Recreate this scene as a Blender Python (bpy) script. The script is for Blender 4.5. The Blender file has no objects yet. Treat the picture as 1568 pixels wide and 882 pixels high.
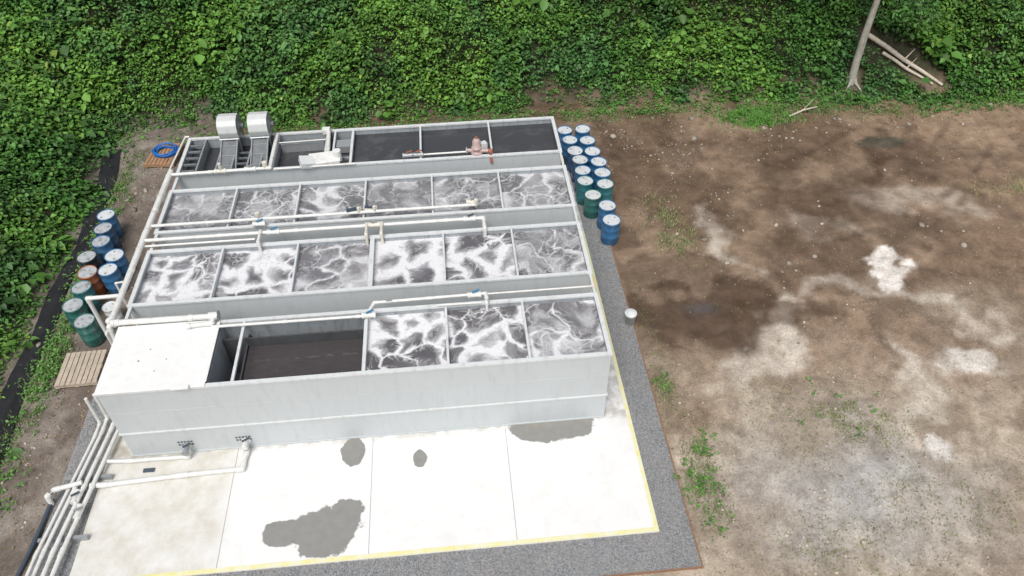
import bpy, math, random
import numpy as np
from mathutils import Vector, Matrix
random.seed(7); RNG=np.random.default_rng(11)
S=bpy.context.scene
S.view_settings.view_transform='Standard'
try: S.view_settings.look='None'
except: pass
S.view_settings.exposure=0
H=2.52

# ------------------------------------------------------------------ noise
_T=np.random.default_rng(3).random((256,256))
def vn(x,y,s=0):
    x=np.asarray(x,float)+s*17.3; y=np.asarray(y,float)+s*9.1
    xi=np.floor(x).astype(int); yi=np.floor(y).astype(int)
    fx=x-xi; fy=y-yi; fx=fx*fx*(3-2*fx); fy=fy*fy*(3-2*fy)
    a=_T[xi%256,yi%256]; b=_T[(xi+1)%256,yi%256]; c=_T[xi%256,(yi+1)%256]; d=_T[(xi+1)%256,(yi+1)%256]
    return (a*(1-fx)+b*fx)*(1-fy)+(c*(1-fx)+d*fx)*fy
def fbm(x,y,s=0,o=4):
    r=0;a=.5;t=0
    for i in range(o):
        r=r+a*vn(x*2**i,y*2**i,s+i*3); t+=a; a*=.5
    return r/t
def sst(a,b,x):
    t=np.clip((x-a)/(b-a),0,1); return t*t*(3-2*t)

# ------------------------------------------------------------------ materials
def newmat(name):
    m=bpy.data.materials.new(name); m.use_nodes=True
    nt=m.node_tree; b=nt.nodes['Principled BSDF']; return m,nt,b
def nd(nt,t,**k):
    n=nt.nodes.new(t)
    for a,v in k.items(): setattr(n,a,v)
    return n
def noise(nt,vec,scale,detail=4,rough=.55,dist=0):
    n=nd(nt,'ShaderNodeTexNoise'); n.inputs['Scale'].default_value=scale; n.inputs['Detail'].default_value=detail
    n.inputs['Roughness'].default_value=rough; n.inputs['Distortion'].default_value=dist
    nt.links.new(vec,n.inputs['Vector']); return n.outputs['Fac']
def ramp(nt,fac,a,b,ca=(0,0,0,1),cb=(1,1,1,1)):
    n=nd(nt,'ShaderNodeValToRGB'); e=n.color_ramp.elements
    e[0].position=a; e[1].position=b; e[0].color=ca; e[1].color=cb
    nt.links.new(fac,n.inputs['Fac']); return n.outputs['Color']
def mix(nt,fac,a,b,mode='MIX'):
    n=nd(nt,'ShaderNodeMix',data_type='RGBA',blend_type=mode)
    for i,v in ((0,fac),(6,a),(7,b)):
        if isinstance(v,(int,float)): n.inputs[i].default_value=v
        elif isinstance(v,tuple): n.inputs[i].default_value=v if len(v)==4 else v+(1,)
        else: nt.links.new(v,n.inputs[i])
    return n.outputs[2]
def mth(nt,op,a,b=None,clamp=False):
    n=nd(nt,'ShaderNodeMath',operation=op,use_clamp=clamp)
    for i,v in ((0,a),(1,b)):
        if v is None: continue
        if isinstance(v,(int,float)): n.inputs[i].default_value=v
        else: nt.links.new(v,n.inputs[i])
    return n.outputs[0]
def pos(nt): return nd(nt,'ShaderNodeNewGeometry').outputs['Position']
def bump(nt,b,h,s,d=.02):
    n=nd(nt,'ShaderNodeBump'); n.inputs['Strength'].default_value=s; n.inputs['Distance'].default_value=d
    nt.links.new(h,n.inputs['Height']); nt.links.new(n.outputs[0],b.inputs['Normal'])
def mapping(nt,v,sc):
    n=nd(nt,'ShaderNodeMapping'); n.inputs['Scale'].default_value=sc; nt.links.new(v,n.inputs['Vector']); return n.outputs[0]
def simple(name,col,rough=.5,var=.15,scale=6,metal=0,dirt=None,dirtamt=.3,bmp=.0):
    m,nt,b=newmat(name); p=pos(nt)
    n1=noise(nt,p,scale,4)
    c=mix(nt,n1,tuple(x*(1-var) for x in col),tuple(min(1,x*(1+var)) for x in col))
    if dirt:
        n2=noise(nt,mapping(nt,p,(2.2,2.2,.5)),2.5,5,.65)
        f=mth(nt,'MULTIPLY',ramp(nt,n2,.5,.75),dirtamt)
        c=mix(nt,f,c,dirt)
    nt.links.new(c,b.inputs['Base Color']); b.inputs['Roughness'].default_value=rough; b.inputs['Metallic'].default_value=metal
    if bmp: bump(nt,b,n1,bmp)
    return m
M={}
M['paint']=simple('tank_paint',(.535,.565,.575),.4,.05,.8,dirt=(.36,.37,.36),dirtamt=.3)
M['rim']=simple('rim_paint',(.66,.68,.68),.4,.08,3,dirt=(.38,.35,.30),dirtamt=.5)
M['roof']=simple('roof_paint',(.82,.82,.80),.4,.04,1.2,dirt=(.62,.59,.52),dirtamt=.25)
M['hoodp']=simple('hood_paint',(.60,.62,.61),.45,.08,2,dirt=(.35,.34,.3),dirtamt=.5)
M['inner']=simple('inner_wall',(.34,.37,.39),.5,.2,2,dirt=(.12,.11,.1),dirtamt=.7)
M['innerd']=simple('inner_wall_dark',(.07,.075,.08),.6,.3,2,dirt=(.03,.03,.03),dirtamt=.6)
M['pvc']=simple('pvc_white',(.74,.74,.71),.35,.07,5,dirt=(.46,.42,.35),dirtamt=.55)
M['cream']=simple('valve_cream',(.70,.67,.58),.4,.1,9,dirt=(.45,.38,.28),dirtamt=.6)
M['bluev']=simple('valve_blue',(.05,.22,.4),.4,.2,9)
M['red']=simple('valve_red',(.36,.12,.08),.45,.2,9)
M['pink']=simple('pump_paint',(.50,.36,.34),.5,.15,9,dirt=(.3,.25,.2),dirtamt=.5)
M['grey']=simple('metal_grey',(.36,.38,.39),.4,.12,5,metal=.3,dirt=(.2,.18,.15))
M['dgrey']=simple('metal_dark_grey',(.17,.185,.195),.5,.25,4,dirt=(.08,.07,.06),dirtamt=.6)
M['black']=simple('black_plastic',(.018,.018,.02),.45,.4,5)
M['conduit']=simple('conduit_dark',(.06,.08,.11),.45,.2,5)
M['yellow']=simple('yellow_tag',(.75,.55,.05),.5,.1,8)
M['wood']=simple('pallet_wood',(.5,.42,.33),.8,.3,5,dirt=(.25,.2,.15),dirtamt=.6)
M['woodo']=simple('pallet_wood_orange',(.38,.22,.12),.8,.3,5,dirt=(.2,.14,.1),dirtamt=.6)
M['edge']=simple('edging_board',(.27,.15,.09),.8,.3,8)
M['hose']=simple('hose_blue',(.02,.16,.5),.4,.1,5)
M['label']=simple('label_dark',(.1,.11,.12),.5,.1,5)
M['lidw']=simple('barrel_lid',(.64,.66,.66),.6,.12,6,dirt=(.3,.33,.35),dirtamt=.7)
M['lidk']=simple('barrel_lid_dark',(.45,.47,.48),.5,.3,7,dirt=(.08,.09,.1),dirtamt=.9)
for k,c in dict(blue=(.035,.15,.32),dblue=(.03,.09,.19),teal=(.03,.17,.19),green=(.03,.15,.13),orange=(.40,.12,.04),blk=(.03,.035,.04),white=(.74,.76,.76)).items():
    M['b_'+k]=simple('barrel_'+k,c,.38,.25,4,dirt=(.3,.34,.36),dirtamt=.45)

def media_mat():
    m,nt,b=newmat('filter_media'); p=pos(nt)
    n=noise(nt,mapping(nt,p,(.6,2.5,1)),5,6,.7); f=noise(nt,p,26,4,.7)
    sep=nd(nt,'ShaderNodeSeparateXYZ'); nt.links.new(p,sep.inputs[0])
    c=mix(nt,mth(nt,'MULTIPLY',n,f),(.035,.03,.03),(.13,.112,.114))
    for yy in (.42,1.15,1.86):
        d=mth(nt,'ABSOLUTE',mth(nt,'SUBTRACT',mth(nt,'ADD',sep.outputs[1],mth(nt,'MULTIPLY',mth(nt,'SUBTRACT',noise(nt,p,9,4,.7),.5),.25)),yy))
        l=mth(nt,'SUBTRACT',1.0,mth(nt,'DIVIDE',d,.022,True),True)
        c=mix(nt,mth(nt,'MULTIPLY',l,mth(nt,'MULTIPLY',ramp(nt,noise(nt,p,6,3),.45,.55),.3 if yy==1.15 else .9)),c,(.3,.28,.27))
    nt.links.new(c,b.inputs['Base Color']); b.inputs['Roughness'].default_value=.55
    bump(nt,b,f,.5); return m
M['media']=media_mat()

def foam_mat(name,dark,white):
    m,nt,b=newmat(name); p=pos(nt)
    at=nd(nt,'ShaderNodeAttribute',attribute_name='wet'); f=at.outputs['Fac']
    fine=noise(nt,p,22,5,.75)
    g=mth(nt,'MULTIPLY',f,mth(nt,'ADD',mth(nt,'MULTIPLY',fine,1.1),.45),True)
    nt.links.new(mix(nt,g,dark,white),b.inputs['Base Color'])
    nt.links.new(mth(nt,'ADD',mth(nt,'MULTIPLY',g,.6),.16,True),b.inputs['Roughness'])
    bump(nt,b,mth(nt,'ADD',mth(nt,'MULTIPLY',g,1.2),mth(nt,'MULTIPLY',noise(nt,p,6,3),.5)),.3,.04)
    return m
M['foamA']=foam_mat('foamy_water_a',(.07,.065,.07),(.78,.775,.79)); M['foamB']=foam_mat('foamy_water_b',(.075,.07,.076),(.76,.755,.77)); M['foamC']=foam_mat('foamy_water_c',(.10,.097,.102),(.66,.66,.67))
def pool():
    m,nt,b=newmat('dark_clarifier_water'); p=pos(nt)
    n=ramp(nt,noise(nt,p,1.1,6,.65,.6),.52,.7); n2=ramp(nt,noise(nt,p,18,4,.7),.6,.75)
    f=mth(nt,'MULTIPLY',n,.6); c=mix(nt,f,(.05,.052,.056),(.12,.12,.12)); c=mix(nt,mth(nt,'MULTIPLY',n2,mth(nt,'MULTIPLY',n,.6)),c,(.4,.4,.4))
    nt.links.new(c,b.inputs['Base Color']); b.inputs['Roughness'].default_value=.22; bump(nt,b,noise(nt,p,7,3),.06,.02); return m
M['pool']=pool()

def ell(nt,p,cx,cy,rx,ry,nz,amt=.5,soft=.06):
    s=nd(nt,'ShaderNodeMapping'); s.inputs['Location'].default_value=(-cx/rx,-cy/ry,0); s.inputs['Scale'].default_value=(1/rx,1/ry,0)
    nt.links.new(p,s.inputs['Vector'])
    l=nd(nt,'ShaderNodeVectorMath',operation='LENGTH'); nt.links.new(s.outputs[0],l.inputs[0])
    d=mth(nt,'ADD',l.outputs['Value'],mth(nt,'MULTIPLY',mth(nt,'SUBTRACT',nz,.5),amt*2))
    return mth(nt,'SUBTRACT',1.0,mth(nt,'DIVIDE',mth(nt,'SUBTRACT',d,1-soft),soft*2,True),True)
def concrete():
    m,nt,b=newmat('concrete_slab'); p=pos(nt)
    c=mix(nt,noise(nt,p,.8,6,.6),(.73,.725,.705),(.84,.835,.82))
    c=mix(nt,mth(nt,'MULTIPLY',ramp(nt,noise(nt,p,2.5,8,.7),.52,.75),.3),c,(.58,.54,.45))
    sep=nd(nt,'ShaderNodeSeparateXYZ'); nt.links.new(p,sep.inputs[0])
    bay=mth(nt,'SUBTRACT',1.0,mth(nt,'DIVIDE',mth(nt,'ADD',sep.outputs[0],-2.3),.5,True))
    dn=ramp(nt,noise(nt,p,1.6,8,.7),.36,.62)
    c=mix(nt,mth(nt,'MULTIPLY',bay,mth(nt,'ADD',mth(nt,'MULTIPLY',dn,.55),.12)),c,(.52,.48,.38))
    sp=mth(nt,'MULTIPLY',ramp(nt,noise(nt,p,22,3,.6),.70,.74),.5); c=mix(nt,sp,c,(.4,.36,.3))
    nz=mth(nt,'ADD',mth(nt,'MULTIPLY',noise(nt,p,1.7,4,.55),.8),mth(nt,'MULTIPLY',noise(nt,p,7,4,.6),.2))
    st=None
    for q in [(5.5,-.43,.3,.42),(7.19,-.8,.2,.26),(10.6,-.2,1.15,.42),(4.95,-2.55,.85,.6),(4.0,-2.5,.5,.34),(5.45,-2.15,.42,.42)]:
        e=ell(nt,p,*q,nz,.62,.035); st=e if st is None else mth(nt,'MAXIMUM',st,e)
    c=mix(nt,mth(nt,'MULTIPLY',st,.95),c,mix(nt,noise(nt,p,5,5),(.18,.18,.165),(.28,.275,.255)))
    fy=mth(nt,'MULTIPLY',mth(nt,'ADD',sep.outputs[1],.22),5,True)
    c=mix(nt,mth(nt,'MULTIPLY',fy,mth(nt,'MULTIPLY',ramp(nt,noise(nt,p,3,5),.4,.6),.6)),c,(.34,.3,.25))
    nt.links.new(c,b.inputs['Base Color']); b.inputs['Roughness'].default_value=.75
    bump(nt,b,noise(nt,p,30,4),.1,.01); return m
M['conc']=concrete()
def yline():
    m,nt,b=newmat('faded_yellow_line'); p=pos(nt)
    f=ramp(nt,noise(nt,p,3,8,.75),.35,.6)
    nt.links.new(mix(nt,f,(.76,.70,.24),(.76,.75,.58)),b.inputs['Base Color']); b.inputs['Roughness'].default_value=.7; return m
M['yline']=yline()
def gravelmat():
    m,nt,b=newmat('crushed_stone'); p=pos(nt)
    vo=nd(nt,'ShaderNodeTexVoronoi'); vo.inputs['Scale'].default_value=32; nt.links.new(p,vo.inputs['Vector'])
    hs=nd(nt,'ShaderNodeSeparateColor'); nt.links.new(vo.outputs['Color'],hs.inputs[0])
    c=mix(nt,hs.outputs[0],(.17,.175,.18),(.34,.345,.35)); c=mix(nt,mth(nt,'MULTIPLY',ramp(nt,noise(nt,p,1.5,4),.4,.7),.45),c,(.32,.29,.25))
    nt.links.new(c,b.inputs['Base Color']); b.inputs['Roughness'].default_value=.85
    bump(nt,b,mth(nt,'SUBTRACT',1.0,vo.outputs['Distance']),.5,.02); return m
M['gravel']=gravelmat()
def groundmat():
    m,nt,b=newmat('dirt_ground'); p=pos(nt)
    at=nd(nt,'ShaderNodeAttribute',attribute_name='Col'); wt=nd(nt,'ShaderNodeAttribute',attribute_name='wet')
    c=at.outputs['Color']
    n1=noise(nt,p,2.0,9,.66,.4); n2=noise(nt,p,17,6,.75)
    dry=mth(nt,'SUBTRACT',1.0,wt.outputs['Fac'],True)
    c=mix(nt,1.0,c,ramp(nt,n1,.3,.7,(.62,.59,.56,1),(1.36,1.36,1.37,1)),'MULTIPLY')
    c=mix(nt,mth(nt,'ADD',mth(nt,'MULTIPLY',dry,.7),.2),c,mix(nt,1.0,c,ramp(nt,n2,.3,.7,(.64,.62,.60,1),(1.34,1.35,1.38,1)),'MULTIPLY'))
    vo=nd(nt,'ShaderNodeTexVoronoi'); vo.inputs['Scale'].default_value=13; nt.links.new(p,vo.inputs['Vector'])
    hs=nd(nt,'ShaderNodeSeparateColor'); nt.links.new(vo.outputs['Color'],hs.inputs[0])
    peb=mth(nt,'MULTIPLY',ramp(nt,vo.outputs['Distance'],.20,.32,(1,1,1,1),(0,0,0,1)),ramp(nt,hs.outputs[0],.78,.86))
    c=mix(nt,mth(nt,'MULTIPLY',mth(nt,'MULTIPLY',peb,dry),.55),c,mix(nt,hs.outputs[1],(.18,.155,.13),(.55,.52,.47)))
    nt.links.new(c,b.inputs['Base Color'])
    nt.links.new(mth(nt,'SUBTRACT',.92,mth(nt,'MULTIPLY',wt.outputs['Fac'],.62)),b.inputs['Roughness'])
    hh=mth(nt,'MULTIPLY',mth(nt,'ADD',mth(nt,'ADD',n1,mth(nt,'MULTIPLY',n2,.4)),mth(nt,'MULTIPLY',peb,.3)),dry)
    bump(nt,b,hh,.5,.07); return m
M['ground']=groundmat()
def leafmat(name,rough=.5):
    m,nt,b=newmat(name); at=nd(nt,'ShaderNodeAttribute',attribute_name='Col')
    nt.links.new(at.outputs['Color'],b.inputs['Base Color']); b.inputs['Roughness'].default_value=rough
    b.inputs['Specular IOR Level'].default_value=.35
    return m
M['leaf']=leafmat('leaves'); M['grass']=leafmat('grass_blades',.6)
def stonemat():
    m,nt,b=newmat('stones'); at=nd(nt,'ShaderNodeAttribute',attribute_name='Col')
    nt.links.new(at.outputs['Color'],b.inputs['Base Color']); b.inputs['Roughness'].default_value=.85; return m
M['stone']=stonemat()
M['bark']=simple('bark',(.40,.38,.33),.85,.35,7,dirt=(.14,.13,.10),dirtamt=.8,bmp=.5)
M['log']=simple('dead_wood',(.6,.53,.43),.85,.2,7,dirt=(.3,.24,.18),dirtamt=.6)

# ------------------------------------------------------------------ mesh builder
class MB:
    def __init__(s): s.v=[];s.f=[];s.m=[];s.mats=[];s.sm=[]
    def mi(s,k):
        if k not in s.mats: s.mats.append(k)
        return s.mats.index(k)
    def add(s,vs,fs,k,smooth=False):
        o=len(s.v); s.v+= [tuple(v) for v in vs]; i=s.mi(k)
        for f in fs: s.f.append([o+j for j in f]); s.m.append(i); s.sm.append(smooth)
    def box(s,x0,x1,y0,y1,z0,z1,k):
        vs=[(x,y,z) for x in(x0,x1) for y in(y0,y1) for z in(z0,z1)]
        s.add(vs,[(0,1,3,2),(4,6,7,5),(0,4,5,1),(2,3,7,6),(0,2,6,4),(1,5,7,3)],k)
    def obox(s,c,sz,rot,k):
        R=Matrix.Rotation(rot[2],3,'Z')@Matrix.Rotation(rot[1],3,'Y')@Matrix.Rotation(rot[0],3,'X')
        vs=[Vector(c)+R@Vector((a*sz[0]/2,b*sz[1]/2,d*sz[2]/2)) for a in(-1,1) for b in(-1,1) for d in(-1,1)]
        s.add(vs,[(0,1,3,2),(4,6,7,5),(0,4,5,1),(2,3,7,6),(0,2,6,4),(1,5,7,3)],k)
    def cyl(s,a,b,r,k,r2=None,n=14,cap=True):
        a=Vector(a);b=Vector(b); r2=r if r2 is None else r2
        d=(b-a).normalized(); u=d.orthogonal().normalized(); w=d.cross(u)
        vs=[];
        for P,R in((a,r),(b,r2)):
            for i in range(n):
                t=2*math.pi*i/n; vs.append(P+u*math.cos(t)*R+w*math.sin(t)*R)
        s.add(vs,[(i,(i+1)%n,n+(i+1)%n,n+i) for i in range(n)],k,True)
        if cap: s.add(vs,[list(range(n))[::-1],list(range(n,2*n))],k)
    def sph(s,c,r,k,n=10,m=6,sz=1):
        vs=[];fs=[]
        for j in range(m+1):
            for i in range(n):
                t=2*math.pi*i/n;p=math.pi*j/m
                vs.append((c[0]+r*math.sin(p)*math.cos(t),c[1]+r*math.sin(p)*math.sin(t),c[2]+r*sz*math.cos(p)))
        for j in range(m):
            for i in range(n): fs.append((j*n+i,(j+1)*n+i,(j+1)*n+(i+1)%n,j*n+(i+1)%n))
        s.add(vs,fs,k,True)
    def tube(s,pts,r,k,fit=True,n=12,couple=None):
        for i in range(len(pts)-1):
            s.cyl(pts[i],pts[i+1],r,k,n=n)
            if couple:
                a=Vector(pts[i]);b=Vector(pts[i+1]);L=(b-a).length;d=(b-a).normalized();t=couple
                while t<L-.2:
                    s.cyl(a+d*(t-.06),a+d*(t+.06),r*1.18,k,n=n); t+=couple
        if fit:
            for i in range(1,len(pts)-1):
                s.sph(pts[i],r*1.22,k)
                for q in (pts[i-1],pts[i+1]):
                    d=(Vector(q)-Vector(pts[i])).normalized(); s.cyl(Vector(pts[i])+d*r*.3,Vector(pts[i])+d*r*2.2,r*1.2,k,n=n)
    def rev(s,c,prof,k,n=24):
        vs=[];fs=[];m=len(prof)
        for r,z in prof:
            for i in range(n):
                t=2*math.pi*i/n; vs.append((c[0]+r*math.cos(t),c[1]+r*math.sin(t),c[2]+z))
        for j in range(m-1):
            for i in range(n): fs.append((j*n+i,j*n+(i+1)%n,(j+1)*n+(i+1)%n,(j+1)*n+i))
        s.add(vs,fs,k,True)
    def valve(s,c,k='pvc',h='bluev',r=.06,ax='x'):
        d=Vector((1,0,0)) if ax=='x' else Vector((0,1,0)); c=Vector(c)
        s.cyl(c-d*.13,c+d*.13,r*1.15,k); s.cyl(c-d*.17,c-d*.12,r*1.4,k); s.cyl(c+d*.12,c+d*.17,r*1.4,k)
        s.cyl(c,c+Vector((0,0,r*2)),r*.5,k); s.obox(c+Vector((.04,0,r*2.2)),(.2,.045,.03),(0,0,.5),h)
    def mesh(s,name):
        me=bpy.data.meshes.new(name); me.from_pydata(s.v,[],s.f)
        for k in s.mats: me.materials.append(M[k])
        me.polygons.foreach_set('material_index',s.m); me.polygons.foreach_set('use_smooth',s.sm); me.update(); return me
    def obj(s,name,parent=None,bev=0):
        o=bpy.data.objects.new(name,s.mesh(name)); S.collection.objects.link(o)
        if parent: o.parent=parent
        if bev:
            b=o.modifiers.new('b','BEVEL'); b.width=bev; b.segments=1; b.limit_method='ANGLE'
        return o
def empty(name):
    o=bpy.data.objects.new(name,None); S.collection.objects.link(o); return o
def npmesh(name,V,F,col,matk,n=4,wet=None,smooth=False):
    me=bpy.data.meshes.new(name); nv=len(V); nf=len(F)
    me.vertices.add(nv); me.vertices.foreach_set('co',V.astype(np.float32).ravel())
    me.loops.add(nf*n); me.loops.foreach_set('vertex_index',F.astype(np.int32).ravel())
    me.polygons.add(nf); me.polygons.foreach_set('loop_start',np.arange(0,nf*n,n,dtype=np.int32))
    if smooth: me.polygons.foreach_set('use_smooth',np.ones(nf,dtype=bool))
    me.update(calc_edges=True)
    a=me.color_attributes.new('Col','FLOAT_COLOR','POINT'); c4=np.ones((nv,4),np.float32); c4[:,:3]=col; a.data.foreach_set('color',c4.ravel())
    if wet is not None:
        w=me.attributes.new('wet','FLOAT','POINT'); w.data.foreach_set('value',wet.astype(np.float32))
    me.materials.append(M[matk]); o=bpy.data.objects.new(name,me); S.collection.objects.link(o); return o
def gridfaces(nx,ny):
    ii=np.arange((nx-1)*(ny-1)); a0=(ii//(nx-1))*nx+ii%(nx-1); return np.stack([a0,a0+1,a0+nx+1,a0+nx],1)

# foam pattern: upwelling cells, foam gathered along their borders, filaments drawn outward
def foam_surface(name,parent,x0,x1,y0,y1,z,edges,seed,matk,gains):
    step=.02; gx=np.arange(x0,x1+step*.5,step); gy=np.arange(y0,y1+step*.5,step); gx[-1]=x1; gy[-1]=y1
    GX,GY=np.meshgrid(gx,gy); px=GX.ravel(); py=GY.ravel(); out=np.zeros(len(px)); rg=np.random.default_rng(seed)
    for bi in range(len(edges)-1):
        a,c=edges[bi],edges[bi+1]; m=(px>=a)&(px<=c+1e-6) if bi==len(edges)-2 else (px>=a)&(px<c)
        bx=px[m];by=py[m]; s=seed*31+bi*7; gain,dens,scl=gains[bi]
        u,v=bx.copy(),by.copy()
        for k in range(4):
            cx,cy=rg.uniform(a,c),rg.uniform(y0,y1); A=rg.uniform(-.9,.9); R=rg.uniform(.3,.6)
            dx,dy=u-cx,v-cy; t=A*np.exp(-(dx*dx+dy*dy)/R**2); u,v=cx+dx*np.cos(t)-dy*np.sin(t),cy+dx*np.sin(t)+dy*np.cos(t)
        u=u+.26*(fbm(u*1.6,v*1.6,s+1,4)-.5)*2; v=v+.26*(fbm(u*1.6,v*1.6,s+2,4)-.5)*2
        u=u+.06*(fbm(u*7,v*7,s+3,3)-.5)*2; v=v+.06*(fbm(u*7,v*7,s+4,3)-.5)*2
        def worley(nxc,nyc,jit):
            P=[((i+.5+rg.uniform(-jit,jit))/nxc*(c-a)+a,(j+.5+rg.uniform(-jit,jit))/nyc*(y1-y0)+y0) for i in range(-1,nxc+1) for j in range(-1,nyc+1)]
            P=np.array(P); D=np.hypot(u[:,None]-P[None,:,0],v[:,None]-P[None,:,1]); o=np.argsort(D,1)[:,:2]; r=np.arange(len(u))
            return D[r,o[:,0]],D[r,o[:,1]],o[:,0],P
        nc=max(2,int(round((c-a)/.7/scl)))
        d1,d2,idx,P=worley(nc,max(2,int(round(2.6/scl))),.4)
        lf=fbm(bx*.9,by*.9,s+5,3); lf2=fbm(bx*1.9,by*1.9,s+6,3)
        w=(.035+.30*sst(.40,.72,lf)+.06*sst(.5,.7,lf2))*dens
        edge=np.exp(-((d2-d1)/w)**2)
        ang=np.arctan2(v-P[idx,1],u-P[idx,0]); fr=d1/(d1+d2)*2
        rd=fbm(np.cos(ang)*3.2+idx*3.7+d1*.8,np.sin(ang)*3.2+idx*1.3-d1*.8,s+8,3)
        fil=np.clip(1-np.abs(rd-.5)*11,0,1)*sst(.45,.95,fr)*(.4+.6*sst(.4,.6,lf2))
        e1,e2,_,_=worley(nc*3,8,.48)
        lace=np.exp(-((e2-e1)/(.022+.02*lf2))**2)*sst(.48,.62,fbm(u*1.1,v*1.1,s+9,3))*.6
        rdg=fbm(u*2.6,v*2.6,s+12,4); rl=np.clip(1-np.abs(rdg-.5)*24,0,1)*.35*sst(.35,.6,lf)
        fine=fbm(u*16,v*16,s+13,3)
        f=np.maximum.reduce([edge,fil*.75,lace,rl])*(.55+1.0*fine)
        veil=.05+.22*sst(.40,.78,fbm(u*2,v*2,s+15,5))+.06*fine
        out[m]=np.clip((f+veil*(1-np.clip(f,0,1))*gain[1])*gain[0],0,1)
    o=npmesh(name,np.stack([px,py,np.full(len(px),z)],1),gridfaces(len(gx),len(gy)),np.ones((len(px),3)),matk,4,out); o.parent=parent; return o

# ------------------------------------------------------------------ terrain
def yb(x): return 15.2+.7*(fbm(x*.25,x*0+3.3,5,3)-.5)*2-np.clip(x-12,0,20)*.055
def xb(y): return -4.15+.5*(fbm(y*.3,y*0+1.7,6,3)-.5)*2
def dbound(x,y):
    dB=y-yb(x); dL=xb(y)-x
    return np.where((dB>0)&(dL>0),np.hypot(dB,dL),np.maximum(dB,dL))
def seg(x,y,x0,y0,x1,y1):
    dx,dy=x1-x0,y1-y0; t=np.clip(((x-x0)*dx+(y-y0)*dy)/(dx*dx+dy*dy),0,1); return np.hypot(x-x0-t*dx,y-y0-t*dy)
# wheel ruts: concentric arcs where a truck turned in the yard
def ruts(x,y):
    r=np.hypot(x-17.5,y-21.0)+.35*(fbm(x*.5,y*.5,130,2)-.5); m=sst(18.5,20.5,x)*sst(3.5,5,y)*sst(13.5,12.3,y)
    v=0
    for R in (10.6,12.3,13.4,15.1): v=np.maximum(v,np.exp(-((r-R)/.16)**2))
    return v*m*sst(.3,.55,fbm(x*.6,y*.6,131,3))
def terr(x,y):
    d=np.maximum(dbound(x,y),0)
    left=sst(-2,4,(xb(y)-x)-np.maximum(y-yb(x),0))
    slope=.72-.22*left
    h=slope*np.maximum(d-.3,0); h=np.where(h>22,22+ (h-22)*.12,h); h=np.minimum(h,40)
    h=h+.35*sst(0,3,d)*(fbm(x*.5,y*.5,2)-.5)
    yard=sst(.2,1.6,np.maximum.reduce([x-13.5,-.8-x,-4.3-y,y-11.5]))
    h=h-.07+yard*(.16*(fbm(x*.35,y*.35,8,3)-.5)+.07*(fbm(x*1.6,y*1.6,9,3)-.5))-.04*ruts(x,y)
    h=h-.10*np.exp(-((x+3.85)/.28)**2)*sst(14.5,13,y)
    return h
ax=np.concatenate([[-400,-250,-150,-90,-60,-40,-30,-24,-20,-17],np.arange(-15,36,.12),[37,39,42,47,55,70,100,150,250,400]])
ay=np.concatenate([[-400,-200,-100,-60,-35,-22,-14,-10],np.arange(-8,20,.12),[20.5,21.5,23,25,28,32,38,46,60,90,150,250,400]])
X,Y=np.meshgrid(ax,ay); X=X.ravel();Y=Y.ravel(); Z=terr(X,Y)
def C(*c): return np.array(c)[None,:]
def lerp(c,t,c2): return c*(1-t[:,None])+c2*t[:,None]
wx=X+1.5*(fbm(X*.7,Y*.7,20,5)-.5)*2; wy=Y+1.5*(fbm(X*.7,Y*.7,30,5)-.5)*2
n=fbm(X*.5,Y*.5,12,5); n2=fbm(X*1.7,Y*1.7,14); ns=fbm(wx*1.1,wy*.45,15,5)
col=np.repeat(C(.160,.107,.068),len(X),0)
col=lerp(col,sst(.40,.62,n)*.85,C(.285,.205,.14))
col=lerp(col,sst(.5,.66,ns)*.6,C(.085,.054,.034))
col=lerp(col,sst(3.8,-1.2,wy+(n-.5)*6)*.9,C(.43,.36,.275))
col=lerp(col,sst(.46,.60,ns)*sst(5,0,wy)*.65,C(.25,.19,.135))
col=lerp(col,sst(23,28,wx)*sst(2,7,wy)*.8,C(.33,.235,.155))
col=lerp(col,sst(.5,.62,fbm(wx*.5,wy*1.3,19,4))*sst(22,26,wx)*sst(2,6,wy)*.5,C(.17,.11,.07))
col=lerp(col,np.exp(-((wx-17.6)/2.8)**2-((wy+2.8)/1.8)**2)*.9,C(.41,.405,.39))
for q in [(16.9,7.6,17.3,6.2,.28,.6),(17.3,6.2,17.9,5.6,.15,.6),(16.0,1.9,18.2,2.2,.5,.8),(18.2,2.2,18.7,4.1,.2,.65),(19.6,4.2,21.6,3.9,.22,.5),(21.9,4.4,23,3.1,.25,.6),(23,3.1,23.6,2.2,.2,.6),(20.9,1.5,20.2,-.8,.22,.8),(20.2,-.8,20.3,-1.8,.15,.8),(19.9,7.6,21.8,6.4,.2,.35),(22.5,8.6,26,7.2,.3,.4),(15.5,.5,16.3,2,.3,.55),(21.8,1.1,22.8,.6,.18,.7)]:
    d=seg(wx,wy,*q[:4]); col=lerp(col,sst(q[4]+.4,q[4]*.4,d)*q[5],C(.56,.50,.42))
d=np.hypot((X-21.9)/.7,(Y-4.9)/.95)+(fbm(X*1.8,Y*1.8,40,4)-.5)*1.7; col=lerp(col,sst(1.0,.8,d),C(.74,.70,.64))
d=np.hypot((X-20.3)/.5,(Y+1.7)/.4)+(fbm(X*3,Y*3,41)-.5)*2; col=lerp(col,sst(1.0,.7,d)*.9,C(.68,.65,.60))
d=np.hypot((X-22.4)/.7,(Y-.9)/.4)+(fbm(X*2,Y*2,42)-.5)*2; col=lerp(col,sst(1.0,.7,d)*.75,C(.64,.60,.54))
wet=.6*sst(3.0,7.0,wy+(n-.5)*4)*sst(.32,.5,n2+.1)
wd=np.zeros(len(X))
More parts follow.
